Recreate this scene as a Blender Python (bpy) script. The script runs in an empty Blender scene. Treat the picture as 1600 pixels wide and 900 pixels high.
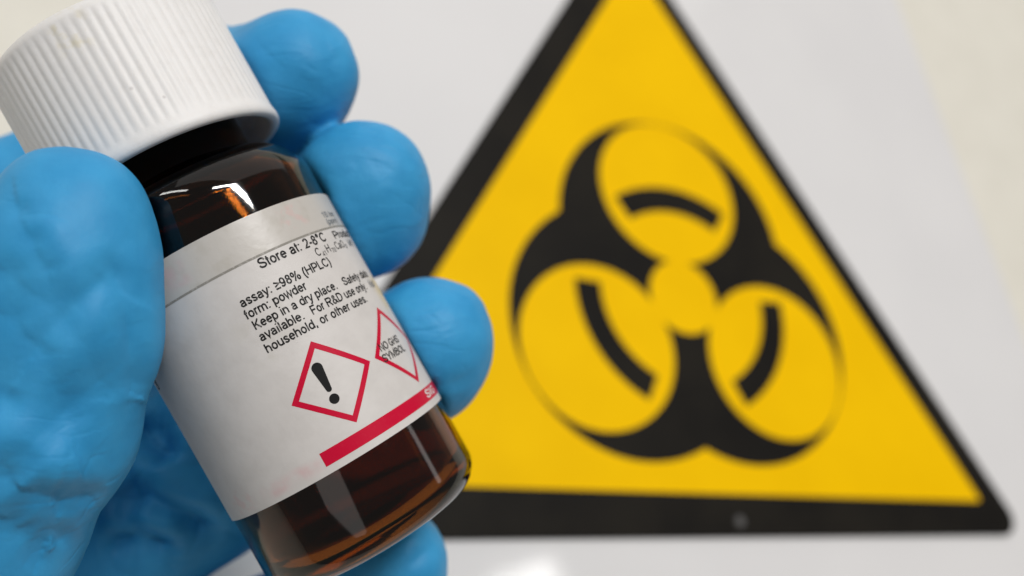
import bpy, bmesh, math
import numpy as np
from mathutils import Matrix, Vector, noise as mnoise

# ------------------------------------------------------------------ camera, light, exposure
scene = bpy.context.scene
MM = 0.001
FPX = 1410.0                      # focal length in pixels of a 1600 px wide frame

cam_d = bpy.data.cameras.new("camera")
cam = bpy.data.objects.new("camera", cam_d)
scene.collection.objects.link(cam)
cam.location = (0, 0, 0)
cam.rotation_euler = (math.radians(90), 0, 0)
cam_d.sensor_width = 36.0
cam_d.lens = 36.0 * FPX / 1600.0
cam_d.clip_start = 0.005
cam_d.clip_end = 50
cam_d.dof.use_dof = True
cam_d.dof.focus_distance = 0.1035
cam_d.dof.aperture_fstop = cam_d.lens / 2.7
scene.camera = cam

scene.view_settings.view_transform = 'Standard'
scene.view_settings.look = 'None'
scene.view_settings.exposure = 0.24
scene.view_settings.gamma = 1.0

world = bpy.data.worlds.new("World")
scene.world = world
world.use_nodes = True
bg = world.node_tree.nodes["Background"]
bg.inputs[0].default_value = (1.0, 0.965, 0.93, 1)
bg.inputs[1].default_value = 0.14

def area_light(name, loc, target, sx, sy, power, color=(1, 1, 1)):
    d = bpy.data.lights.new(name, 'AREA')
    d.shape = 'RECTANGLE'
    d.size, d.size_y = sx, sy
    d.energy = power
    d.color = color
    o = bpy.data.objects.new(name, d)
    scene.collection.objects.link(o)
    o.location = loc
    v = Vector(target) - Vector(loc)
    o.rotation_euler = v.to_track_quat('-Z', 'Y').to_euler()
    return o

# room light: a pale ceiling, two tube fittings above and behind the camera, small windows further off
area_light("ceiling_light", (0.2, 0.1, 1.7), (0.0, 0.12, 0.0), 2.4, 2.4, 7.5, (1.0, 0.975, 0.945))
area_light("ceiling_tube_left", (-0.90, -1.10, 1.45), (0.0, 0.14, 0.0), 1.1, 0.10, 4.0, (1.0, 0.985, 0.97))
area_light("ceiling_tube_right", (1.00, -1.30, 1.35), (0.0, 0.14, 0.0), 1.0, 0.09, 29.0, (1.0, 0.985, 0.97))
area_light("front_window", (-0.03, -0.75, -0.17), (-0.03, 0.11, -0.02), 0.33, 0.28, 0.21, (1.0, 0.97, 0.94))
area_light("side_window", (0.95, 0.12, 0.38), (-0.02, 0.11, -0.02), 0.09, 0.30, 0.14, (1.0, 0.98, 0.96))
area_light("far_window", (2.73, -1.80, 1.260), (0.0, 0.22, -0.07), 0.26, 0.12, 1.1, (1.0, 0.98, 0.96))

# ------------------------------------------------------------------ helpers
def link(o):
    scene.collection.objects.link(o)
    return o

def mesh_obj(name, verts, faces, mat, parent=None, smooth=True):
    me = bpy.data.meshes.new(name)
    me.from_pydata([tuple(v) for v in verts], [], [tuple(f) for f in faces])
    me.update()
    if smooth:
        me.polygons.foreach_set("use_smooth", [True] * len(me.polygons))
    me.materials.append(mat)
    o = link(bpy.data.objects.new(name, me))
    if parent is not None:
        o.parent = parent
    return o

def tag(o, label=None, cat=None, kind=None):
    if label: o["label"] = label
    if cat: o["category"] = cat
    if kind: o["kind"] = kind

def material(name, color, rough=0.5, **kw):
    m = bpy.data.materials.new(name)
    m.use_nodes = True
    b = m.node_tree.nodes["Principled BSDF"]
    b.inputs["Base Color"].default_value = (*color, 1)
    b.inputs["Roughness"].default_value = rough
    for k, v in kw.items():
        b.inputs[k.replace("_", " ")].default_value = v
    return m

class NT:
    """tiny node-tree writer"""
    def __init__(self, mat):
        self.t = mat.node_tree
        self.b = self.t.nodes["Principled BSDF"]
    def n(self, kind, **props):
        x = self.t.nodes.new(kind)
        for k, v in props.items(): setattr(x, k, v)
        return x
    def l(self, a, b): self.t.links.new(a, b)
    def val(self, sock, v):
        if hasattr(v, "is_output"): self.l(v, sock)
        else: sock.default_value = v
    def math(self, op, a, b=0.0, clamp=False):
        x = self.n("ShaderNodeMath", operation=op, use_clamp=clamp)
        self.val(x.inputs[0], a); self.val(x.inputs[1], b)
        return x.outputs[0]
    def mix(self, fac, a, b):
        x = self.n("ShaderNodeMix", data_type='RGBA')
        self.val(x.inputs[0], fac)
        for s, v in ((x.inputs[6], a), (x.inputs[7], b)):
            if hasattr(v, "is_output"): self.l(v, s)
            else: s.default_value = (*v, 1)
        return x.outputs[2]
    def noise(self, vec, scale, detail=3.0, rough=0.5):
        x = self.n("ShaderNodeTexNoise")
        x.inputs["Scale"].default_value = scale
        x.inputs["Detail"].default_value = detail
        x.inputs["Roughness"].default_value = rough
        if vec is not None: self.l(vec, x.inputs["Vector"])
        return x.outputs["Fac"]
    def smooth(self, v, lo, hi):
        x = self.n("ShaderNodeMapRange", interpolation_type='SMOOTHSTEP')
        self.val(x.inputs[0], v)
        x.inputs[1].default_value = lo; x.inputs[2].default_value = hi
        return x.outputs[0]
    def bump(self, height, strength, dist):
        x = self.n("ShaderNodeBump")
        x.inputs["Strength"].default_value = strength
        x.inputs["Distance"].default_value = dist
        self.l(height, x.inputs["Height"])
        self.l(x.outputs[0], self.b.inputs["Normal"])
    def coord(self, which="Object"):
        return self.n("ShaderNodeTexCoord").outputs[which]

# ------------------------------------------------------------------ background: wall and backing sheet
D0 = 0.250                                           # distance to the sheet along the optical axis
pit, yaw = math.radians(22), math.radians(26)
PN = np.array([math.sin(yaw) * math.cos(pit), -math.cos(yaw) * math.cos(pit), math.sin(pit)])
PX = np.array([0.89879405, 0.43837115, 0.0])
PY = np.cross(PN, PX)                                # in-plane, up
plane_m = Matrix(((PX[0], PY[0], PN[0], 0), (PX[1], PY[1], PN[1], 0), (PX[2], PY[2], PN[2], 0), (0, 0, 0, 1)))
# in-plane coordinates are measured from the foot of the camera's perpendicular-frame origin
foot = np.array([0, D0, 0.0]); foot = PN * (PN @ foot)
plane_m.translation = Vector(foot)

def plane_empty(name):
    e = link(bpy.data.objects.new(name, None))
    e.matrix_world = plane_m
    e.empty_display_size = 0.02
    return e

def slab(name, pts, z0, z1, mat, parent=None, bevel=0.0):
    """closed prism over a 2-D outline in sheet coordinates (metres)"""
    n = len(pts)
    v = [(x, y, z0) for x, y in pts] + [(x, y, z1) for x, y in pts]
    f = [tuple(range(n - 1, -1, -1)), tuple(range(n, 2 * n))]
    f += [(i, (i + 1) % n, n + (i + 1) % n, n + i) for i in range(n)]
    o = mesh_obj(name, v, f, mat, parent, smooth=False)
    if bevel:
        b = o.modifiers.new("edge", 'BEVEL'); b.width = bevel; b.segments = 2
    return o

m_wall = material("cream_wall_paint", (0.73, 0.70, 0.62), 0.6)
t = NT(m_wall)
nz = t.noise(t.coord(), 60, 4)
t.l(t.mix(t.smooth(nz, 0.3, 0.7), (0.72, 0.69, 0.605), (0.75, 0.72, 0.635)), t.b.inputs["Base Color"])
t.bump(t.noise(t.coord(), 900, 3), 0.15, 0.0004)

m_sheet = material("white_gloss_sheet", (0.74, 0.725, 0.72), 0.07, Specular_IOR_Level=0.5)
t = NT(m_sheet)
nz = t.noise(t.coord(), 14, 3)
t.l(t.mix(t.smooth(nz, 0.3, 0.7), (0.735, 0.725, 0.725), (0.765, 0.755, 0.752)), t.b.inputs["Base Color"])
t.bump(t.noise(t.coord(), 12, 2), 0.08, 0.001)

def P2(x, y): return (x * D0, y * D0)                # sheet coordinates in units of D0

wall = slab("wall", [P2(-6, -4), P2(7, -4), P2(7, 5), P2(-6, 5)], -0.04, -0.0022, m_wall)
wall.matrix_world = plane_m
tag(wall, "plain cream wall behind the white sheet", None, "structure")

sheet = slab("backing_sheet", [P2(0.055, -0.55), P2(1.272, -0.55), P2(1.272, 1.25), P2(0.055, 1.25)],
             -0.0021, -0.0006, m_sheet, None, 0.0004)
sheet.matrix_world = plane_m
tag(sheet, "glossy white backing sheet on the cream wall behind the yellow sign", "board")

# ------------------------------------------------------------------ warning sign
m_black = material("sign_black", (0.012, 0.011, 0.009), 0.5, Specular_IOR_Level=0.06)
m_yellow = material("sign_yellow", (0.90, 0.50, 0.003), 0.5, Specular_IOR_Level=0.04)
for mm, c0, c1 in ((m_black, (0.010, 0.009, 0.008), (0.016, 0.014, 0.011)), (m_yellow, (0.88, 0.515, 0.0003), (0.92, 0.545, 0.0006))):
    t = NT(mm)
    t.l(t.mix(t.smooth(t.noise(t.coord(), 40, 4), 0.3, 0.7), c0, c1), t.b.inputs["Base Color"])
    t.bump(t.noise(t.coord(), 1500, 2), 0.08, 0.0003)

sign = plane_empty("warning_sign")
tag(sign, "yellow and black triangular biohazard warning sign on the white sheet", "sign")
A_, B_, C_ = np.array([.728, .890]), np.array([.128, .108]), np.array([1.113, -.003])
cen = (A_ + B_ + C_) / 3
rot = math.radians(-6.43)
side = 1.0
def tri(inset, radius, seg=10, cen=cen, rot=rot):
    rin = side / (2 * math.sqrt(3)) - inset - radius
    pts = []
    for k in range(3):
        ang = math.radians(90 + 120 * k) + rot
        c = cen + 2 * rin * np.array([math.cos(ang), math.sin(ang)])
        for j in range(seg + 1):
            q = ang - math.radians(60) + math.radians(120) * j / seg
            pts.append(P2(*(c + radius * np.array([math.cos(q), math.sin(q)]))))
    return pts
slab("sign_plate", tri(-0.0042, 0.022, 10, cen + np.array([-0.0045, 0.0034])), -0.0006, 0.0004, m_black, sign, 0.0002)
slab("yellow_field", tri(0.0365, 0.003, 4, cen + np.array([0.001, 0.0095]), rot - math.radians(0.6)), 0.00041, 0.00046, m_yellow, sign)
M_ = np.array([.6665, .3240])
def disc(c, r, n=72): return [P2(c[0] + r * math.cos(2 * math.pi * i / n), c[1] + r * math.sin(2 * math.pi * i / n)) for i in range(n)]
dirs = [np.array([math.cos(math.radians(90 + 120 * k) + rot), math.sin(math.radians(90 + 120 * k) + rot)]) for k in range(3)]
for k, d in enumerate(dirs):
    z = 0.00047 + 0.00002 * k
    slab("black_crescent", disc(M_ + d * 0.085, 0.1607), 0.00046, z + 0.00001, m_black, sign)
for k, d in enumerate(dirs):
    slab("yellow_disc", disc(M_ + d * 0.1445, 0.0995), 0.00055, 0.00060 + 0.00001 * k, m_yellow, sign)
slab("yellow_centre", disc(M_, 0.0478), 0.00055, 0.00064, m_yellow, sign)
for k in range(3):
    a0 = math.radians(90 + 120 * k) + rot
    h = math.radians(33)
    o_, i_ = [], []
    for j in range(17):
        q = a0 - h + 2 * h * j / 16
        o_.append(P2(M_[0] + .149 * math.cos(q), M_[1] + .149 * math.sin(q)))
        i_.append(P2(M_[0] + .1155 * math.cos(q), M_[1] + .1155 * math.sin(q)))
    v = [(x, y, 0.00069) for x, y in o_] + [(x, y, 0.00069) for x, y in i_]
    f = [(j, j + 1, 18 + j, 17 + j) for j in range(16)]
    mesh_obj("black_arc", v, [tuple(reversed(q)) for q in f], m_black, sign, False)
m_spot = material("pale_spot_grey", (0.085, 0.082, 0.08), 0.4)
slab("pale_spot", disc(np.array([.669, .0557]), .0062, 20), 0.0004, 0.00047, m_spot, sign)  # small round grey mark on the black bottom border, paler than the plate

# ------------------------------------------------------------------ bottle frame (local z = bottle axis, -y = towards the camera)
BC = np.array([-29.89171506, 116.99540018, -8.54489687])          # middle of the label, mm
BA = np.array([-0.48850062, -0.01799918, 0.87237788])
E0 = np.array([0.22677645, -0.96804986, 0.10701364])
E1 = np.array([0.84257913, 0.25011099, 0.47697475])
HB = -26.6                                                         # base plane along the axis
bottle = link(bpy.data.objects.new("bottle", None))
bottle.empty_display_size = 0.01
bo = (BC + HB * BA) * MM
bottle.matrix_world = Matrix(((E1[0], -E0[0], BA[0], bo[0]), (E1[1], -E0[1], BA[1], bo[1]), (E1[2], -E0[2], BA[2], bo[2]), (0, 0, 0, 1)))
tag(bottle, "small amber glass bottle with ribbed white screw cap held in the gloved hand", "bottle")

def cyl(arc, h, r, R=15.0):
    th = arc / R
    return (r * math.sin(th) * MM, -r * math.cos(th) * MM, (h - HB) * MM)

def lathe(name, prof, seg, mat, parent, rfun=None, off=(0, 0)):
    """closed profile [(r,h)...] in mm turned about the axis"""
    v, f = [], []
    n = len(prof)
    for i in range(seg):
        th = 2 * math.pi * i / seg
        for r, h in prof:
            rr = r if rfun is None else rfun(r, h, th)
            v.append(((rr * math.sin(th) + off[0]) * MM, (-rr * math.cos(th) + off[1]) * MM, (h - HB) * MM))
    for i in range(seg):
        j = (i + 1) % seg
        for k in range(n):
            l = (k + 1) % n
            f.append((i * n + k, i * n + l, j * n + l, j * n + k))
    o = mesh_obj(name, v, f, mat, parent)
    bm = bmesh.new(); bm.from_mesh(o.data)
    bmesh.ops.remove_doubles(bm, verts=bm.verts, dist=1e-6)
    bmesh.ops.recalc_face_normals(bm, faces=bm.faces)
    bm.to_mesh(o.data); bm.free()
    o.data.polygons.foreach_set("use_smooth", [True] * len(o.data.polygons))
    return o

def arc(cx, cy, r, a0, a1, n):
    return [(cx + r * math.cos(math.radians(a0 + (a1 - a0) * i / n)), cy + r * math.sin(math.radians(a0 + (a1 - a0) * i / n))) for i in range(n + 1)]

# --- glass
m_glass = material("amber_glass", (0.165, 0.046, 0.005), 0.05, Transmission_Weight=1.0, IOR=1.51)
RG = 14.92
outer = [(0.0, -25.7), (6.0, -25.8), (9.5, -26.35)] + arc(RG - 3.6, HB + 3.6, 3.6, -90, 0, 8) + \
        [(RG, -15.4), (RG, -5), (RG, 5), (RG, 15.4)] + arc(RG - 6.0, 19.2, 6.0, 0, 80, 12) + \
        [(9.6, 25.3), (9.6, 30.0), (9.6, 41.5), (9.2, 42.0)]
inner = [(7.6, 42.0), (7.4, 41.5), (7.4, 26.0)] + arc(RG - 6.0, 19.2, 4.3, 80, 0, 8) + [(RG - 1.7, 5), (RG - 1.7, -15)] + \
        arc(RG - 4.6, HB + 5.4, 2.9, 0, -90, 6) + [(6, HB + 3.0), (0.0, HB + 3.3)]
glass = lathe("glass_body", outer + inner, 160, m_glass, bottle)

# --- cap
m_cap = material("white_cap_plastic", (0.83, 0.81, 0.79), 0.5, Subsurface_Weight=0.15, Subsurface_Scale=0.0015)
m_cap.node_tree.nodes["Principled BSDF"].inputs["Subsurface Radius"].default_value = (1.0, 0.9, 0.8)
t = NT(m_cap)
oc = t.coord()
def blob(t, oc, centre, radius, squash=(1, 1, 1)):
    mp = t.n("ShaderNodeVectorMath", operation='SUBTRACT'); t.l(oc, mp.inputs[0]); mp.inputs[1].default_value = centre
    ms = t.n("ShaderNodeVectorMath", operation='MULTIPLY'); t.l(mp.outputs[0], ms.inputs[0]); ms.inputs[1].default_value = squash
    ln = t.n("ShaderNodeVectorMath", operation='LENGTH'); t.l(ms.outputs[0], ln.inputs[0])
    s = t.smooth(ln.outputs["Value"], radius, radius * 0.25)
    return s
wear = t.smooth(t.noise(oc, 700, 4), 0.50, 0.72)
st = t.math('MULTIPLY', blob(t, oc, cyl(-3.0, 43.0, 14.7), 0.0034, (1, 1, .7)), t.smooth(t.noise(oc, 420, 3), 0.50, 0.68))
st2 = t.math('MULTIPLY', blob(t, oc, cyl(-0.6, 44.0, 14.7), 0.0028), t.smooth(t.noise(oc, 380, 3), 0.52, 0.70))
col = t.mix(t.math('MULTIPLY', wear, 0.25), (0.81, 0.795, 0.78), (0.71, 0.685, 0.66))
col = t.mix(t.math('MULTIPLY', t.math('MAXIMUM', st, st2), 0.40), col, (0.66, 0.57, 0.28))
speck = t.math('MAXIMUM', blob(t, oc, cyl(0.0, 33.9, 14.6), 0.00035), blob(t, oc, cyl(2.8, 31.6, 14.6), 0.0003))
col = t.mix(t.math('MULTIPLY', speck, 0.3), col, (0.2, 0.17, 0.15))
t.l(col, t.b.inputs["Base Color"])
t.bump(t.noise(oc, 2200, 3), 0.10, 0.0002)
NR = 74
def ribs(r, h, th):
    if r < 14.0: return r
    w = min(1, max(0, (h - 28.9) / 0.9)) * min(1, max(0, (44.3 - h) / 1.0))
    s = 0.5 + 0.5 * math.cos(NR * th)
    return r - w * 0.115 * (1 - s ** 0.7)
prof = [(0.0, 45.9), (8, 45.9), (12.2, 45.75)] + arc(14.72 - 1.5, 44.2, 1.5, 80, 0, 6) + [(14.70, h) for h in np.linspace(43.6, 29.4, 16)] + \
       [(14.72, 29.0), (14.80, 28.6), (14.88, 28.2), (14.86, 27.7), (14.70, 27.35), (14.40, 27.15), (14.0 - .05, 27.12), (13.6, 27.25), (13.35, 27.6)] + \
       [(13.3, 29.5), (13.0, 30.5), (10.6, 31.0), (10.0, 31.4), (9.8, 33.0), (9.8, 43.2), (9.0, 43.9), (0.0, 43.9)]
cap = lathe("screw_cap", prof, NR * 8, m_cap, bottle, ribs, (-0.18, 0.0))
tag(cap, "white plastic screw cap with fine vertical ribs")

# --- label
m_label = material("paper_label", (0.66, 0.63, 0.60), 0.5)
t = NT(m_label)
sep = t.n("ShaderNodeSeparateXYZ"); uvn = t.coord("UV"); t.l(uvn, sep.inputs[0])
U = t.math('MULTIPLY', t.math('SUBTRACT', sep.outputs[0], 0.5), 100.0)     # arc in mm
V = t.math('MULTIPLY', t.math('SUBTRACT', sep.outputs[1], 0.5), 100.0)     # height in mm
base = t.mix(t.smooth(t.noise(uvn, 30, 5, 0.6), 0.35, 0.7), (0.645, 0.615, 0.59), (0.60, 0.57, 0.545))
tape = t.smooth(V, 10.35, 10.5)
base = t.mix(t.math('MULTIPLY', tape, 0.7), base, (0.50, 0.47, 0.425))
grime = t.math('MULTIPLY', tape, t.smooth(t.noise(uvn, 45, 4), 0.5, 0.68))
base = t.mix(t.math('MULTIPLY', grime, 0.30), base, (0.42, 0.39, 0.33))
def box(u0, u1, v0, v1, e):
    a = t.math('MULTIPLY', t.smooth(U, u0, u0 + e), t.smooth(U, u1, u1 - e))
    b = t.math('MULTIPLY', t.smooth(V, v0, v0 + e * .5), t.smooth(V, v1, v1 - e * .5))
    return t.math('MULTIPLY', a, b)
smear = t.math('MULTIPLY', box(-11, -1.2, -15.0, -12.4, 2.0), t.smooth(t.noise(uvn, 38, 4), 0.30, 0.75))
base = t.mix(t.math('MULTIPLY', smear, 0.42), base, (0.66, 0.30, 0.32))
smear = t.math('MULTIPLY', box(-17, -11, -15.2, -11.5, 2.0), t.smooth(t.noise(uvn, 70, 3), 0.45, 0.6))
base = t.mix(t.math('MULTIPLY', smear, 0.30), base, (0.66, 0.38, 0.38))
smear = t.math('MULTIPLY', box(-9, -4.0, 11, 14.6, 1.5), t.smooth(t.noise(uvn, 40, 3), 0.35, 0.70))
base = t.mix(t.math('MULTIPLY', smear, 0.38), base, (0.66, 0.36, 0.40))
smear = t.math('MULTIPLY', box(7, 12.0, 11.5, 15, 1.5), t.smooth(t.noise(uvn, 80, 3), 0.45, 0.62))
base = t.mix(t.math('MULTIPLY', smear, 0.35), base, (0.66, 0.40, 0.38))
smear = box(16.6, 26, -2.5, 3.6, 3.0)
base = t.mix(t.math('MULTIPLY', smear, 0.6), base, (0.66, 0.53, 0.26))
smear = t.math('MULTIPLY', box(-4.5, 5, -1.5, 5.5, 2.5), t.smooth(t.noise(uvn, 40, 3), 0.48, 0.65))
base = t.mix(t.math('MULTIPLY', smear, 0.25), base, (0.50, 0.47, 0.40))
speck = t.smooth(t.noise(uvn, 420, 2), 0.76, 0.80)
base = t.mix(t.math('MULTIPLY', speck, 0.35), base, (0.35, 0.33, 0.30))
t.l(base, t.b.inputs["Base Color"])
rg = t.math('SUBTRACT', 0.50, t.math('MULTIPLY', tape, 0.14)); t.l(rg, t.b.inputs["Roughness"])
t.bump(t.math('ADD', t.noise(uvn, 120, 4), t.math('MULTIPLY', t.noise(uvn, 26, 3), 1.2)), 0.14, 0.00015)

LH = 15.2
NS, NH = 176, 12
v, f, uv = [], [], []
amax = math.radians(174) * 15.0
for r in (15.10, 14.96):
    for i in range(NS + 1):
        for k in range(NH + 1):
            a_ = -amax + 2 * amax * i / NS; h_ = -LH + 2 * LH * k / NH
            v.append(cyl(a_, h_, r)); uv.append((a_ / 100 + .5, h_ / 100 + .5))
W = NH + 1; off = (NS + 1) * W
for i in range(NS):
    for k in range(NH):
        q = (i * W + k, (i + 1) * W + k, (i + 1) * W + k + 1, i * W + k + 1)
        f.append(q); f.append(tuple(off + x for x in reversed(q)))
    for k in (0, NH):
        q = (i * W + k, (i + 1) * W + k, off + (i + 1) * W + k, off + i * W + k)
        f.append(q if k else tuple(reversed(q)))
for k in range(NH):
    f.append((k, k + 1, off + k + 1, off + k)); e = NS * W
    f.append((e + k + 1, e + k, off + e + k, off + e + k + 1))
label = mesh_obj("label", v, f, m_label, bottle)
uvl = label.data.uv_layers.new(name="UVMap")
for l in label.data.loops: uvl.data[l.index].uv = uv[l.vertex_index]
label.data.set_sharp_from_angle(angle=math.radians(40))
tag(label, "white paper label with printed storage notes and red warning diamonds")

# --- print on the label (sub-parts, a hair above the paper)
def ink(name, c, rough=0.45, worn=0.0, paper=(0.64, 0.61, 0.58)):
    m = material(name, c, rough, Specular_IOR_Level=0.15)
    t = NT(m)
    nz = t.noise(t.coord(), 2600, 3)
    t.l(t.mix(t.math('MULTIPLY', t.smooth(nz, 0.52, 0.74), worn), c, paper), t.b.inputs["Base Color"])
    return m
m_ink = ink("black_print", (0.012, 0.012, 0.012), 0.5, 0.28)
m_bold = ink("black_symbol_print", (0.006, 0.006, 0.006), 0.45, 0.0)
m_grey = ink("faded_grey_print", (0.17, 0.19, 0.21), 0.5, 0.7)
m_red = ink("red_print", (0.56, 0.003, 0.034), 0.38, 0.10, (0.62, 0.06, 0.10))
m_line = ink("grey_line_print", (0.27, 0.255, 0.225), 0.4, 0.4)
m_white = ink("white_print", (0.68, 0.62, 0.60), 0.5, 0.3)
RP = 15.125

def wrap(name, verts2, faces, mat, r=RP):
    return mesh_obj(name, [cyl(x, y, r) for x, y in verts2], faces, mat, label, False)

# a plain grotesque drawn with strokes: glyph -> (advance, strokes); cap height 1, x-height 0.73
def ell(cx, cy, rx, ry, a0, a1):
    n = max(4, int(abs(a1 - a0) / 24))
    return [(cx + rx * math.cos(math.radians(a0 + (a1 - a0) * i / n)), cy + ry * math.sin(math.radians(a0 + (a1 - a0) * i / n))) for i in range(n + 1)]
BOWL = lambda cx=.39: ell(cx, .365, .265, .30, 0, 360)
ARCH = lambda x0, x1: [(x0, .38)] + ell((x0 + x1) / 2, .42, (x1 - x0) / 2, .245, 165, 0) + [(x1, 0)]
GL = {
 ' ': (.39, []),
 'a': (.777, [ell(.37, .47, .235, .195, 165, 0) + [(.605, .12), (.64, 0)], [(.60, .41), (.36, .37)] + ell(.34, .215, .22, .155, 90, 280) + [(.5, .1), (.60, .22)]]),
 'b': (.777, [[(.12, 1), (.12, 0)], BOWL(.40)]), 'd': (.777, [[(.66, 1), (.66, 0)], BOWL(.38)]),
 'p': (.777, [[(.12, .73), (.12, -.28)], BOWL(.40)]), 'o': (.777, [BOWL()]),
 'c': (.70, [ell(.38, .365, .265, .30, 40, 320)]),
 'e': (.777, [[(.13, .385), (.65, .385)] + ell(.39, .365, .265, .30, 8, 322)]),
 'f': (.39, [[(.16, 0), (.16, .80)] + ell(.30, .80, .14, .14, 180, 80), [(.0, .665), (.36, .665)]]),
 'h': (.777, [[(.13, 1), (.13, 0)], ARCH(.13, .64)]), 'n': (.777, [[(.13, .73), (.13, 0)], ARCH(.13, .64)]),
 'm': (1.163, [[(.13, .73), (.13, 0)], ARCH(.13, .58), ARCH(.58, 1.03)]),
 'r': (.465, [[(.13, .73), (.13, 0)], [(.13, .42)] + ell(.36, .42, .23, .245, 165, 75)]),
 'i': (.31, [[(.155, .73), (.155, 0)], [(.155, 1), (.155, .87)]]), 'l': (.31, [[(.155, 1), (.155, 0)]]),
 's': (.70, [[(.57, .53), (.50, .64), (.35, .67), (.2, .63), (.14, .53), (.2, .43), (.36, .37), (.52, .30), (.58, .2), (.52, .1), (.36, .06), (.2, .09), (.12, .2)]]),
 't': (.39, [[(.18, .93), (.18, .16)] + ell(.28, .16, .10, .10, 180, 280), [(.03, .665), (.36, .665)]]),
 'u': (.777, [[(.13, .73), (.13, .30)] + ell(.385, .31, .255, .245, 180, 345), [(.64, .73), (.64, 0)]]),
 'v': (.70, [[(.05, .73), (.35, .03), (.65, .73)]]),
 'w': (1.01, [[(.05, .73), (.28, .03), (.505, .70), (.73, .03), (.96, .73)]]),
 'y': (.70, [[(.05, .73), (.36, .03)], [(.65, .73), (.36, .0), (.28, -.17), (.18, -.22), (.06, -.2)]]),
 'B': (.93, [[(.15, 0), (.15, 1)], [(.15, .935), (.5, .935)] + ell(.5, .735, .22, .2, 90, -90) + [(.15, .535)], [(.5, .535)] + ell(.52, .30, .27, .235, 90, -90) + [(.15, .065)]]),
 'C': (1.01, [ell(.53, .5, .41, .435, 38, 322)]), 'G': (1.086, [ell(.54, .5, .42, .435, 38, 330) + [(.92, .45), (.56, .45)]]),
 'D': (1.01, [[(.15, .065), (.15, .935), (.45, .935)] + ell(.45, .5, .42, .435, 90, -90) + [(.15, .065)]]),
 'F': (.853, [[(.15, 0), (.15, .935), (.78, .935)], [(.15, .5), (.7, .5)]]),
 'H': (1.01, [[(.15, 0), (.15, 1)], [(.86, 0), (.86, 1)], [(.15, .53), (.86, .53)]]),
 'I': (.39, [[(.195, 0), (.195, 1)]]), 'K': (.93, [[(.15, 0), (.15, 1)], [(.85, 1), (.15, .36)], [(.38, .58), (.88, 0)]]),
 'L': (.777, [[(.15, 1), (.15, .065), (.74, .065)]]),
 'M': (1.163, [[(.14, 0), (.14, 1), (.58, .1), (1.02, 1), (1.02, 0)]]), 'N': (1.01, [[(.15, 0), (.15, 1), (.86, 0), (.86, 1)]]),
 'O': (1.086, [ell(.543, .5, .43, .435, 0, 360)]),
 'P': (.93, [[(.15, 0), (.15, .935), (.55, .935)] + ell(.56, .69, .26, .245, 90, -90) + [(.15, .445)]]),
 'R': (1.01, [[(.15, 0), (.15, .935), (.6, .935)] + ell(.62, .72, .26, .215, 90, -90) + [(.15, .505)], [(.5, .5), (.9, 0)]]),
 'S': (.93, [[(.80, .70), (.75, .84), (.62, .92), (.46, .935), (.28, .9), (.17, .79), (.16, .68), (.24, .57), (.46, .5), (.68, .43), (.79, .33), (.8, .22), (.72, .12), (.57, .07), (.44, .065), (.26, .1), (.15, .2), (.11, .32)]]),
 'W': (1.318, [[(.04, 1), (.33, .03), (.66, .96), (.99, .03), (1.28, 1)]]), 'Y': (.93, [[(.04, 1), (.465, .45), (.89, 1)], [(.465, .45), (.465, 0)]]),
 '0': (.777, [ell(.39, .5, .26, .435, 0, 360)]), '1': (.777, [[(.18, .76), (.36, .86), (.45, 1), (.45, 0)]]),
 '2': (.777, [ell(.39, .69, .25, .245, 170, -20) + [(.5, .42), (.14, .065), (.68, .065)]]),
 '4': (.777, [[(.52, 0), (.52, .95), (.07, .26), (.70, .26)]]), '7': (.777, [[(.1, .935), (.66, .935), (.42, .5), (.30, 0)]]),
 '8': (.777, [ell(.39, .73, .21, .20, 0, 360), ell(.39, .29, .26, .235, 0, 360)]),
 '9': (.777, [ell(.38, .66, .25, .275, 0, 360), [(.63, .66), (.62, .4), (.52, .13), (.36, .06), (.2, .1), (.13, .2)]]),
 '%': (1.24, [ell(.27, .73, .17, .21, 0, 360), ell(.97, .25, .17, .21, 0, 360), [(.85, 1), (.36, -.03)]]),
 '&': (.93, [[(.88, .02), (.34, .66), (.28, .78), (.32, .89), (.43, .935), (.55, .89), (.58, .78), (.5, .66), (.24, .47), (.13, .33), (.14, .2), (.24, .09), (.38, .06), (.55, .12), (.68, .26), (.76, .44)]]),
 '(': (.465, [[(.39, 1), (.24, .78), (.17, .5), (.15, .36), (.19, .12), (.27, -.1), (.39, -.28)]]),
 ')': (.465, [[(.08, 1), (.22, .78), (.29, .5), (.31, .36), (.27, .12), (.2, -.1), (.08, -.28)]]),
 ':': (.39, [[(.195, .72), (.195, .58)], [(.195, .14), (.195, 0)]]), '.': (.39, [[(.195, .14), (.195, 0)]]), ',': (.39, [[(.195, .14), (.195, 0), (.15, -.14)]]),
 '-': (.465, [[(.05, .36), (.42, .36)]]), '\u00b0': (.56, [ell(.28, .84, .13, .13, 0, 360)]),
 '\u2265': (.765, [[(.08, .80), (.68, .56), (.08, .32)], [(.08, .06), (.68, .06)]]),
}
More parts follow.
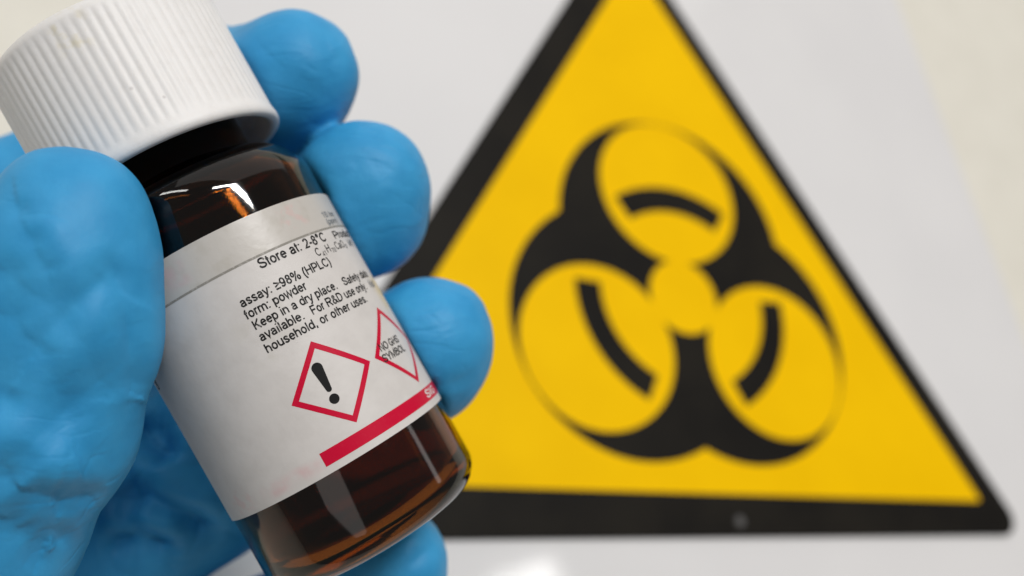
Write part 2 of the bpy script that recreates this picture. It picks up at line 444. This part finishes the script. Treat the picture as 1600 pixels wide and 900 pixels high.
def text_line(body, x0, y0, width, cap_h, mat, name="printed_text", r=RP, weight=0.18):
    total = sum(GL[c][0] for c in body)
    sx = width / total
    hw = weight / 2
    V_, F_ = [], []
    pen = 0.0
    for c in body:
        adv, strokes = GL[c]
        for st in strokes:
            n = len(st); b = len(V_)
            closed = n > 3 and abs(st[0][0] - st[-1][0]) < 1e-6 and abs(st[0][1] - st[-1][1]) < 1e-6
            for i, (x, y) in enumerate(st):
                pa = st[i - 1] if i > 0 else (st[-2] if closed else st[0])
                pb = st[i + 1] if i < n - 1 else (st[1] if closed else st[-1])
                d0 = np.array([x - pa[0], y - pa[1]]); d1 = np.array([pb[0] - x, pb[1] - y])
                l0, l1 = np.linalg.norm(d0), np.linalg.norm(d1)
                d0 = d0 / l0 if l0 > 1e-9 else d1 / l1
                d1 = d1 / l1 if l1 > 1e-9 else d0
                nn = np.array([-(d0 + d1)[1], (d0 + d1)[0]]); ln = np.linalg.norm(nn)
                nn = nn / ln if ln > 1e-6 else np.array([-d0[1], d0[0]])
                k = hw / max(0.45, float(nn @ np.array([-d0[1], d0[0]])))
                for sgn in (1, -1):
                    V_.append((x0 + (pen + x + sgn * nn[0] * k) * sx, y0 + (y + sgn * nn[1] * k) * cap_h))
            F_ += [(b + 2 * i + 1, b + 2 * i + 3, b + 2 * i + 2, b + 2 * i) for i in range(n - 1)]
        pen += adv
    return wrap(name, V_, F_, mat, r)

text_line("Store at: 2-8\u00b0C", 2.6, 9.0, 10.1, 1.22, m_ink)
text_line("Product", 14.4, 8.9, 6.0, 1.05, m_ink)
text_line("C", 9.75, 7.6, 0.85, 1.05, m_ink, weight=0.14)
text_line("41", 10.7, 7.35, 0.75, 0.62, m_ink, weight=0.14)
text_line("H", 11.6, 7.58, 0.8, 1.05, m_ink, weight=0.14)
text_line("70", 12.5, 7.35, 0.85, 0.62, m_ink, weight=0.14)
text_line("CaO", 13.5, 7.55, 2.3, 1.05, m_ink, weight=0.14)
text_line("9", 15.9, 7.35, 0.45, 0.62, m_ink, weight=0.14)
text_line("MW", 17.3, 7.55, 2.2, 1.0, m_grey)
text_line("assay: \u226598% (HPLC)", -1.28, 6.05, 12.5, 1.10, m_ink)
text_line("form: powder", -1.42, 4.6, 7.8, 1.10, m_ink)
text_line("Keep in a dry place.", -1.2, 3.12, 11.4, 1.10, m_ink)
text_line("Safety data", 11.3, 3.1, 6.6, 1.05, m_ink)
text_line("available.", -1.25, 1.65, 5.6, 1.10, m_ink)
text_line("For R&D use only.", 5.3, 1.6, 10.1, 1.10, m_ink)
text_line("Not", 16.6, 1.6, 1.9, 1.05, m_grey)
text_line("household, or other uses.", -1.3, 0.17, 15.2, 1.10, m_ink)
text_line("NO GHS", 11.2, -6.05, 4.8, 1.0, m_ink, weight=0.19)
text_line("SYMBOL", 10.8, -7.4, 5.5, 1.0, m_ink, weight=0.19)
text_line("1B Inn", 14.4, 11.9, 3.6, 0.75, m_grey)
text_line("(ppm)", 14.6, 10.95, 3.4, 0.75, m_grey)
text_line("8", -19.7, 3.1, 1.1, 1.4, m_ink)

def strip(name, u0, u1, v0, v1, mat, n=60, r=RP, skew=0.0):
    V_ = []
    for i in range(n + 1):
        u = u0 + (u1 - u0) * i / n
        V_ += [(u, v0), (u + skew, v1)]
    F_ = [(2 * i, 2 * i + 2, 2 * i + 3, 2 * i + 1) for i in range(n)]
    return wrap(name, V_, F_, mat, r)
strip("printed_line", -23, 24, 10.36, 10.62, m_line, 90)
strip("red_bar", -1.80, 25, -14.30, -12.62, m_red, 60)
text_line("SIG", 15.0, -13.95, 3.8, 1.05, m_white, "printed_brand_text", RP + 0.015, 0.2)

def diamond(cx, cy, hd, w):
    i = hd - w * math.sqrt(2)
    co = [(0, 1), (1, 0), (0, -1), (-1, 0)]
    V_, F_ = [], []
    N = 14
    for k in range(4):
        a0, a1 = co[k], co[(k + 1) % 4]
        b = len(V_)
        for j in range(N + 1):
            s = j / N
            p = (a0[0] + (a1[0] - a0[0]) * s, a0[1] + (a1[1] - a0[1]) * s)
            V_ += [(cx + p[0] * hd, cy + p[1] * hd), (cx + p[0] * i, cy + p[1] * i)]
        F_ += [(b + 2 * j, b + 2 * j + 1, b + 2 * j + 3, b + 2 * j + 2) for j in range(N)]
    return wrap("warning_diamond", V_, F_, m_red, RP - 0.008)
diamond(3.54, -6.31, 5.36, 0.66)
diamond(15.12, -6.29, 5.36, 0.60)
# exclamation mark: rounded wedge and dot
ex = [(2.66 + x, y) for x, y in arc(0, -4.02, 0.66, 0, 180, 12) + arc(0, -6.75, 0.34, 180, 360, 8)]
wrap("exclamation_mark", ex, [tuple(range(len(ex)))], m_bold)
dt = [(2.66 + x, y) for x, y in arc(0, -8.02, 0.60, 0, 345, 23)]
wrap("exclamation_dot", dt, [tuple(range(len(dt)))], m_bold)

# ------------------------------------------------------------------ gloved hand, one continuous surface grown from a distance field
def W3(u, v, Y):
    return np.array([(u - 800) / FPX * Y, Y, -(v - 450) / FPX * Y])

STEP = 0.6
lo = np.array([-118.0, 84.0, -112.0]); hi = np.array([12.0, 178.0, 42.0])
nx, ny, nz_ = [int(c) for c in np.ceil((hi - lo) / STEP)]
gx = (lo[0] + STEP * np.arange(nx)).astype(np.float32)[:, None, None]
gy = (lo[1] + STEP * np.arange(ny)).astype(np.float32)[None, :, None]
gz = (lo[2] + STEP * np.arange(nz_)).astype(np.float32)[None, None, :]

def round_cone(a, b, r1, r2):
    ba = b - a; l2 = float(ba @ ba); rr = r1 - r2; a2 = l2 - rr * rr; il2 = 1.0 / l2
    px, py, pz = gx - np.float32(a[0]), gy - np.float32(a[1]), gz - np.float32(a[2])
    y = px * np.float32(ba[0]) + py * np.float32(ba[1]) + pz * np.float32(ba[2])
    z = y - np.float32(l2)
    x2 = ((px * np.float32(l2) - np.float32(ba[0]) * y) ** 2 + (py * np.float32(l2) - np.float32(ba[1]) * y) ** 2 + (pz * np.float32(l2) - np.float32(ba[2]) * y) ** 2)
    y2 = y * y * np.float32(l2); z2 = z * z * np.float32(l2)
    k = np.sign(rr) * rr * rr * x2
    d = (np.sqrt(x2 * np.float32(a2 * il2)) + y * np.float32(rr)) * np.float32(il2) - np.float32(r1)
    c1 = np.sign(z) * a2 * z2 > k
    c2 = np.sign(y) * a2 * y2 < k
    d = np.where(c2, np.sqrt(x2 + y2) * np.float32(il2) - np.float32(r1), d)
    d = np.where(c1, np.sqrt(x2 + z2) * np.float32(il2) - np.float32(r2), d)
    return d.astype(np.float32)

def smin(a, b, k):
    h = np.maximum(np.float32(k) - np.abs(a - b), 0) / np.float32(k)
    return np.minimum(a, b) - h * h * np.float32(k * 0.25)

def chain(pts, k=1.2):
    d = None
    P = [(W3(*p[:3]), p[3]) for p in pts]
    for (a, ra), (b, rb) in zip(P[:-1], P[1:]):
        s = round_cone(a, b, ra, rb)
        d = s if d is None else smin(d, s, k)
    return d

# (pixel-ray u, v, distance Y in mm, radius in mm)
index_f = [(492, 84, 131.0, 5.0), (462, 114, 130, 8.4), (446, 134, 132.5, 9.5), (350, 140, 143, 9.2), (170, 235, 150, 9.2), (-10, 335, 146, 10.0)]
middle_f = [(602, 262, 129.5, 5.3), (568, 292, 129, 9.0), (560, 326, 130.5, 9.9), (470, 340, 143, 9.8), (280, 410, 151, 9.6), (60, 485, 149, 10.6)]
ring_f = [(702, 502, 128.5, 5.2), (672, 532, 128, 8.6), (655, 556, 130, 9.8), (570, 566, 142, 9.7), (400, 615, 151, 9.5), (150, 660, 150, 10.5)]
pinky_f = [(622, 872, 130, 7.1), (606, 896, 132, 8.2), (530, 935, 139, 8.4), (420, 985, 146, 8.4), (200, 1030, 148, 9.6)]
thumb_f = [(88, 319, 97.5, 5.9), (126, 336, 97.5, 6.3), (110, 410, 98, 8.8), (102, 515, 98.5, 9.5), (57, 670, 99.5, 10.1), (-42, 830, 102, 11.2), (-130, 990, 112, 13.0)]

palm = chain([(-10, 335, 146, 10.0), (-300, 760, 142, 13.0)], 4)
for c in ([(60, 485, 149, 10.6), (-200, 820, 144, 14.0)], [(150, 660, 150, 10.5), (-100, 900, 145, 14.0)],
          [(322, 752, 146, 11.5), (150, 660, 150, 10.5)], [(322, 755, 145, 11.5), (140, 875, 143, 13.5)], [(200, 1030, 148, 9.6), (-60, 1000, 142, 14.0)],
          [(-130, 990, 112, 13.0), (-200, 1080, 138, 17.0)], [(-30, 720, 122, 10.0), (-120, 900, 128, 15.0)],
          [(40, 880, 142, 12.5), (-60, 1000, 142, 14.0)], [(-100, 900, 145, 14.0), (-260, 1100, 142, 18.0)],
          [(-300, 760, 142, 13.0), (-380, 1060, 142, 18.0)]):
    palm = smin(palm, chain(c), 6.0)
thumb = chain(thumb_f, 3.0)
fing = chain(index_f, 2.0)
for c in (middle_f, ring_f, pinky_f):
    fing = smin(fing, chain(c, 2.0), 1.4)
hand = smin(smin(fing, palm, 4.0), thumb, 4.0)
del palm, thumb, fing

# the bottle presses into the soft glove: nothing of the hand may reach inside it
qx, qy, qz = gx - np.float32(BC[0]), gy - np.float32(BC[1]), gz - np.float32(BC[2])
ha = qx * np.float32(BA[0]) + qy * np.float32(BA[1]) + qz * np.float32(BA[2])
ra = np.sqrt(np.maximum(qx * qx + qy * qy + qz * qz - ha * ha, 0))
def tube(r, h0, h1, rd):
    dx = ra - np.float32(r - rd); dy = np.abs(ha - np.float32((h0 + h1) / 2)) - np.float32((h1 - h0) / 2 - rd)
    return np.minimum(np.maximum(dx, dy), 0) + np.sqrt(np.maximum(dx, 0) ** 2 + np.maximum(dy, 0) ** 2) - np.float32(rd)
solid = np.minimum(tube(15.22, HB - .1, 25.3, 4.5), tube(15.1, 26.9, 46.1, 1.5))
solid = np.minimum(solid, tube(10.5, 20, 30, 1.0))
hand = -smin(-hand, solid, 1.0)
del solid, ra, ha, qx, qy, qz

def surface_nets(F):
    s = F < 0
    nx, ny, nz = F.shape
    act = np.zeros((nx - 1, ny - 1, nz - 1), np.int8)
    corners = [(i, j, k) for i in (0, 1) for j in (0, 1) for k in (0, 1)]
    for i, j, k in corners: act += s[i:nx - 1 + i, j:ny - 1 + j, k:nz - 1 + k]
    cells = np.argwhere((act > 0) & (act < 8))
    idx = -np.ones(act.shape, np.int64); idx[tuple(cells.T)] = np.arange(len(cells))
    acc = np.zeros((len(cells), 3)); cnt = np.zeros(len(cells))
    for a in range(8):
        for ax in range(3):
            c0 = corners[a]
            if c0[ax]: continue
            c1 = tuple(c0[q] + (q == ax) for q in range(3))
            p0 = cells + c0; p1 = cells + c1
            f0 = F[tuple(p0.T)].astype(float); f1 = F[tuple(p1.T)].astype(float)
            m = (f0 < 0) != (f1 < 0)
            tt = f0[m] / (f0[m] - f1[m])
            pt = p0[m].astype(float); pt[:, ax] += tt
            acc[m] += pt; cnt[m] += 1
    V = acc / cnt[:, None]
    quads = []
    for ax in range(3):
        o1, o2 = [(1, 2), (2, 0), (0, 1)][ax]
        sl0 = [slice(None)] * 3; sl1 = [slice(None)] * 3
        sl0[ax] = slice(0, -1); sl1[ax] = slice(1, None)
        a0, a1 = s[tuple(sl0)], s[tuple(sl1)]
        e = np.argwhere(a0 != a1)
        e = e[(e[:, o1] > 0) & (e[:, o2] > 0) & (e[:, o1] < F.shape[o1] - 1) & (e[:, o2] < F.shape[o2] - 1)]
        flip = a0[tuple(e.T)]
        u = np.zeros(3, int); u[o1] = 1; w = np.zeros(3, int); w[o2] = 1
        q = np.stack([idx[tuple((e - u - w).T)], idx[tuple((e - w).T)], idx[tuple(e.T)], idx[tuple((e - u).T)]], 1)
        q[~flip] = q[~flip][:, ::-1]
        quads.append(q)
    return V, np.concatenate(quads)

HV, HF = surface_nets(hand)
HV = lo + HV * STEP
del hand

def adj_smooth(V, F, it, lam=0.5):
    e = np.concatenate([F[:, [0, 1]], F[:, [1, 2]], F[:, [2, 3]], F[:, [3, 0]]])
    n = len(V)
    deg = np.bincount(e[:, 0], minlength=n) + np.bincount(e[:, 1], minlength=n)
    for _ in range(it):
        acc = np.zeros_like(V)
        for c in range(3):
            acc[:, c] = np.bincount(e[:, 0], V[e[:, 1], c], n) + np.bincount(e[:, 1], V[e[:, 0], c], n)
        V = V + lam * (acc / np.maximum(deg, 1)[:, None] - V)
    return V
def normals(V, F):
    n = np.cross(V[F[:, 2]] - V[F[:, 0]], V[F[:, 3]] - V[F[:, 1]])
    N = np.zeros_like(V)
    for k in range(4):
        for c in range(3): N[:, c] += np.bincount(F[:, k], n[:, c], len(V))
    return N / np.maximum(np.linalg.norm(N, axis=1), 1e-9)[:, None]
HV = adj_smooth(HV, HF, 3)

def subdivide(V, F):
    n = len(V)
    E_ = np.concatenate([F[:, [0, 1]], F[:, [1, 2]], F[:, [2, 3]], F[:, [3, 0]]])
    key = np.sort(E_, axis=1); key = key[:, 0] * n + key[:, 1]
    u, inv = np.unique(key, return_inverse=True)
    mid = (V[u // n] + V[u % n]) / 2
    ctr = V[F].mean(1)
    m = len(F)
    e = n + inv.reshape(4, m)
    c = n + len(u) + np.arange(m)
    Q = np.concatenate([np.stack([F[:, k], e[k], c, e[(k + 3) % 4]], 1) for k in range(4)])
    return np.concatenate([V, mid, ctr]), Q
HV, HF = subdivide(HV, HF)
HV = adj_smooth(HV, HF, 3)
HN = normals(HV, HF)

def vnoise(P, seed=0):
    """smooth lattice noise, about -1..1"""
    i = np.floor(P).astype(np.int64); f_ = P - i
    w = f_ * f_ * f_ * (f_ * (f_ * 6 - 15) + 10)
    def h(a, b, c):
        x = (a * 374761393 + b * 668265263 + c * 2147483647 + seed * 974634777) & 0xffffffff
        x = ((x ^ (x >> 13)) * 1274126177) & 0xffffffff
        x = ((x ^ (x >> 16)) * 668265263) & 0xffffffff
        return ((x >> 8) & 0xffff) / 32767.5 - 1
    r = 0
    for dx in (0, 1):
        for dy in (0, 1):
            for dz in (0, 1):
                k = (w[:, 0] if dx else 1 - w[:, 0]) * (w[:, 1] if dy else 1 - w[:, 1]) * (w[:, 2] if dz else 1 - w[:, 2])
                r = r + k * h(i[:, 0] + dx, i[:, 1] + dy, i[:, 2] + dz)
    return r

# folds of the glove: grooves along polylines in space (depth and width in mm), with a raised lip on one side
folds = [  # points (u, v, Y), depth, width
    ([(22, 285, 94), (30, 330, 92), (52, 375, 91), (75, 420, 90), (92, 480, 89)], 0.20, 1.1),
    ([(-30, 400, 94), (20, 432, 91), (80, 478, 89), (130, 535, 89), (165, 610, 90), (178, 690, 92)], 0.26, 1.8),
    ([(-30, 470, 94), (20, 500, 91), (70, 560, 90), (105, 640, 90), (120, 720, 91)], 0.24, 1.7),
    ([(192, 412, 92), (160, 440, 90), (115, 478, 89), (60, 540, 90), (10, 620, 92), (-30, 690, 95)], 0.26, 1.3),
    ([(166, 385, 92), (184, 428, 92), (198, 490, 93), (206, 545, 94), (208, 600, 94), (196, 670, 94)], 0.34, 1.0),
    ([(205, 560, 94), (160, 600, 91), (100, 650, 90), (40, 705, 92), (-20, 740, 95)], 0.18, 1.4),
    ([(-30, 715, 96), (15, 745, 94), (60, 772, 92), (105, 786, 92), (145, 776, 93), (172, 758, 94)], 0.62, 1.5),
    ([(-30, 790, 97), (20, 822, 94), (62, 850, 92), (100, 852, 92), (128, 830, 93)], 0.36, 1.7),
    ([(104, 788, 92), (88, 830, 92), (66, 880, 93), (40, 930, 95)], 0.26, 1.4),
    ([(200, 625, 135), (222, 665, 134), (250, 700, 133), (258, 740, 133)], 3.2, 2.2),
    ([(228, 650, 134), (250, 672, 134), (285, 720, 133)], 2.2, 1.6),
    ([(150, 770, 130), (230, 775, 131), (300, 810, 132), (352, 852, 134)], 2.8, 2.0),
    ([(150, 850, 130), (210, 842, 131), (290, 868, 134)], 2.0, 2.0),
    ([(190, 700, 132), (205, 760, 131), (190, 830, 131)], 2.0, 2.2),
    ([(505, 35, 124), (522, 90, 122), (518, 150, 123)], 0.22, 1.3),
    ([(400, 60, 125), (460, 120, 122), (540, 168, 124)], 0.14, 1.3),
    ([(590, 235, 121), (632, 290, 121), (640, 350, 123)], 0.16, 1.4),
    ([(640, 585, 121), (690, 606, 121), (752, 590, 124)], 0.16, 1.4),
    ([(640, 890, 124), (668, 855, 124), (700, 845, 126)], 0.25, 1.0),
]
disp = np.zeros(len(HV))
wob = vnoise(HV * 0.35, 7)
for pts, depth, width in folds:
    P = [W3(*p) for p in pts]
    mid = np.mean(P, axis=0)
    if mid[1] < 110: depth, width = depth * 1.85, width * 1.2
    m = np.linalg.norm(HV - mid, axis=1) < 60
    X = HV[m]
    near = np.full(len(X), 1e9); sgn = np.zeros(len(X)); along = np.zeros(len(X))
    sight = mid / np.linalg.norm(mid)
    for k, (a, b) in enumerate(zip(P[:-1], P[1:])):
        ab = b - a
        sp = np.clip((X - a) @ ab / (ab @ ab), 0, 1)
        dv = X - a - sp[:, None] * ab
        dl = dv @ sight
        dv = dv - dl[:, None] * sight
        dd = np.where(np.abs(dl) < 14, np.linalg.norm(dv, axis=1), 1e9)
        side_ = np.sign(dv @ np.cross(ab, sight))
        up = dd < near
        near = np.where(up, dd, near); sgn = np.where(up, side_, sgn); along = np.where(up, (k + sp) / (len(P) - 1), along)
    face = np.clip((-(HN[m] @ sight) + 0.02) / 0.45, 0, 1)
    fade = np.clip(np.minimum(along, 1 - along) / 0.22, 0.0, 1) * (1 + 0.25 * wob[m])
    sd = near * sgn
    g = -1.1 * depth * np.exp(-(np.sqrt(sd * sd + 0.05) / width) ** 1.4) + 0.75 * depth * np.exp(-((sd - 1.7 * width) / (1.5 * width)) ** 2)
    disp[m] += face * g * fade
crinkle = np.exp(-(np.maximum(HV[:, 2] + 5, 0) / 18) ** 2)
n1 = vnoise(HV * 0.11, 1); n2 = vnoise(HV * np.array([.24, .24, .15]) + 0.5 * n1[:, None], 2); n3 = vnoise(HV * 0.55, 3)
tipz = np.clip((HV[:, 1] - 112) / 8, 0, 1) * np.clip((HV[:, 0] + 40) / 15, 0, 1)
warp = np.stack([vnoise(HV * .16, 11), vnoise(HV * .16, 12), vnoise(HV * .16, 13)], 1)
def creases(scale, seed, sharp):
    return np.exp(-np.abs(vnoise(HV * np.array(scale) + 0.8 * warp, seed)) / sharp)
patch = np.clip(vnoise(HV * 0.075, 21) * 1.6 + 0.45, 0, 1)
palmz = np.clip((HV[:, 1] - 116) / 8, 0, 1) * np.clip((-8 - HV[:, 2]) / 8, 0, 1) * np.clip((-24 - HV[:, 0]) / 6, 0, 1)
disp += (0.16 - 0.09 * np.clip((114 - HV[:, 1]) / 6, 0, 1)) * n1 + 0.02 * n3 + 0.22 * tipz * vnoise(HV * 0.2, 5)
def folds_along(d, along, across, seed, sharp):
    """long creases running along direction d"""
    d = np.array(d, float); d /= np.linalg.norm(d)
    a = HV @ d
    X = (HV - a[:, None] * d) * across + (a * along)[:, None] * d + 0.55 * warp + seed * 7.3
    return np.exp(-np.abs(vnoise(X, seed)) / sharp)
near_ = np.clip((114 - HV[:, 1]) / 6, 0, 1)
p2 = np.clip(vnoise(HV * 0.09 + 3.1, 22) * 1.8 + 0.35, 0, 1); p3 = np.clip(vnoise(HV * 0.09 - 5.7, 23) * 1.8 + 0.35, 0, 1)
disp -= (0.10 - 0.08 * near_) * p2 * folds_along((.75, .1, -.65), .04, .17, 51, 0.16)
disp -= (0.08 - 0.06 * near_) * p3 * folds_along((.85, .1, .5), .04, .19, 52, 0.14)
disp -= 0.03 * crinkle * near_ * folds_along((.3, .2, -.9), .05, .30, 53, 0.14)
disp -= 0.05 * tipz * folds_along((.9, .3, .3), .07, .40, 54, 0.16)
disp += palmz * (0.15 * vnoise(HV @ np.array([[.16, .05, .10], [.02, .12, .02], [-.14, .05, .06]]), 41) - 0.35 * folds_along((.5, .3, -.8), .03, .12, 55, 0.16))
# the glove stays out of the glass
q = HV - BC; hh = q @ BA; rad = np.linalg.norm(q - hh[:, None] * BA, axis=1)
clear = np.clip((rad - 15.6) / 2.0, 0, 1)
clear = np.where((hh > 47) | (hh < HB - 2), 1, clear)
HV = HV + HN * (disp * clear)[:, None]
HV = adj_smooth(HV, HF, 1, 0.4)

m_glove = material("blue_nitrile", (0.018, 0.225, 0.50), 0.52, Specular_IOR_Level=0.28, Subsurface_Weight=0.08, Subsurface_Scale=0.001)
m_glove.node_tree.nodes["Principled BSDF"].inputs["Subsurface Radius"].default_value = (0.3, 0.7, 1.0)
t = NT(m_glove)
oc = t.coord()
tone = t.smooth(t.noise(oc, 160, 4, 0.55), 0.3, 0.72)
t.l(t.mix(tone, (0.030, 0.285, 0.575), (0.044, 0.335, 0.64)), t.b.inputs["Base Color"])
fine = t.math('ADD', t.math('MULTIPLY', t.noise(oc, 2600, 3, 0.6), 0.50), t.math('MULTIPLY', t.noise(oc, 900, 4, 0.6), 0.7))
def film_lines(rot, scale, width, mask_scale, lo_, hi_, off):
    mp = t.n("ShaderNodeMapping"); t.l(oc, mp.inputs["Vector"])
    mp.inputs["Rotation"].default_value = rot; mp.inputs["Scale"].default_value = scale; mp.inputs["Location"].default_value = (off, off * 2, 0)
    nn = t.n("ShaderNodeTexNoise"); nn.inputs["Scale"].default_value = 1.0; nn.inputs["Detail"].default_value = 1.5
    nn.inputs["Distortion"].default_value = 0.35
    t.l(mp.outputs[0], nn.inputs["Vector"])
    dist_ = t.math('ABSOLUTE', t.math('SUBTRACT', nn.outputs["Fac"], 0.5))
    line = t.smooth(dist_, width, 0.0)
    mk = t.n("ShaderNodeMapping"); t.l(oc, mk.inputs["Vector"]); mk.inputs["Location"].default_value = (off * 3, 1, off)
    return t.math('MULTIPLY', line, t.smooth(t.noise(mk.outputs[0], mask_scale, 1), lo_, hi_))
# thin stretched film: sharp little crease lines in a few directions, in patches
l1 = film_lines((0, math.radians(40), 0), (45, 150, 190), 0.06, 55, 0.47, 0.62, 0.1)
l2 = film_lines((0, math.radians(-32), 0), (50, 140, 210), 0.055, 60, 0.48, 0.62, 0.7)
l3 = film_lines((0, math.radians(75), 0), (70, 190, 330), 0.06, 70, 0.50, 0.64, 1.3)
film = t.math('ADD', t.math('ADD', l1, l2), t.math('MULTIPLY', l3, 0.6))
t.bump(t.math('SUBTRACT', t.math('MULTIPLY', fine, 0.34), t.math('MULTIPLY', film, 0.24)), 0.8, 0.00022)
hm = bpy.data.meshes.new("gloved_hand")
hm.vertices.add(len(HV)); hm.vertices.foreach_set("co", (HV * MM).astype(np.float32).ravel())
hm.loops.add(HF.size); hm.loops.foreach_set("vertex_index", HF.astype(np.int32).ravel())
hm.polygons.add(len(HF)); hm.polygons.foreach_set("loop_start", np.arange(0, HF.size, 4, dtype=np.int32))
hm.update(calc_edges=True); hm.validate()
hm.polygons.foreach_set("use_smooth", np.ones(len(hm.polygons), bool))
hm.materials.append(m_glove)
hand_o = link(bpy.data.objects.new("gloved_hand", hm))
tag(hand_o, "hand in a blue nitrile glove gripping the amber bottle", "hand")
print("hand verts", len(HV))
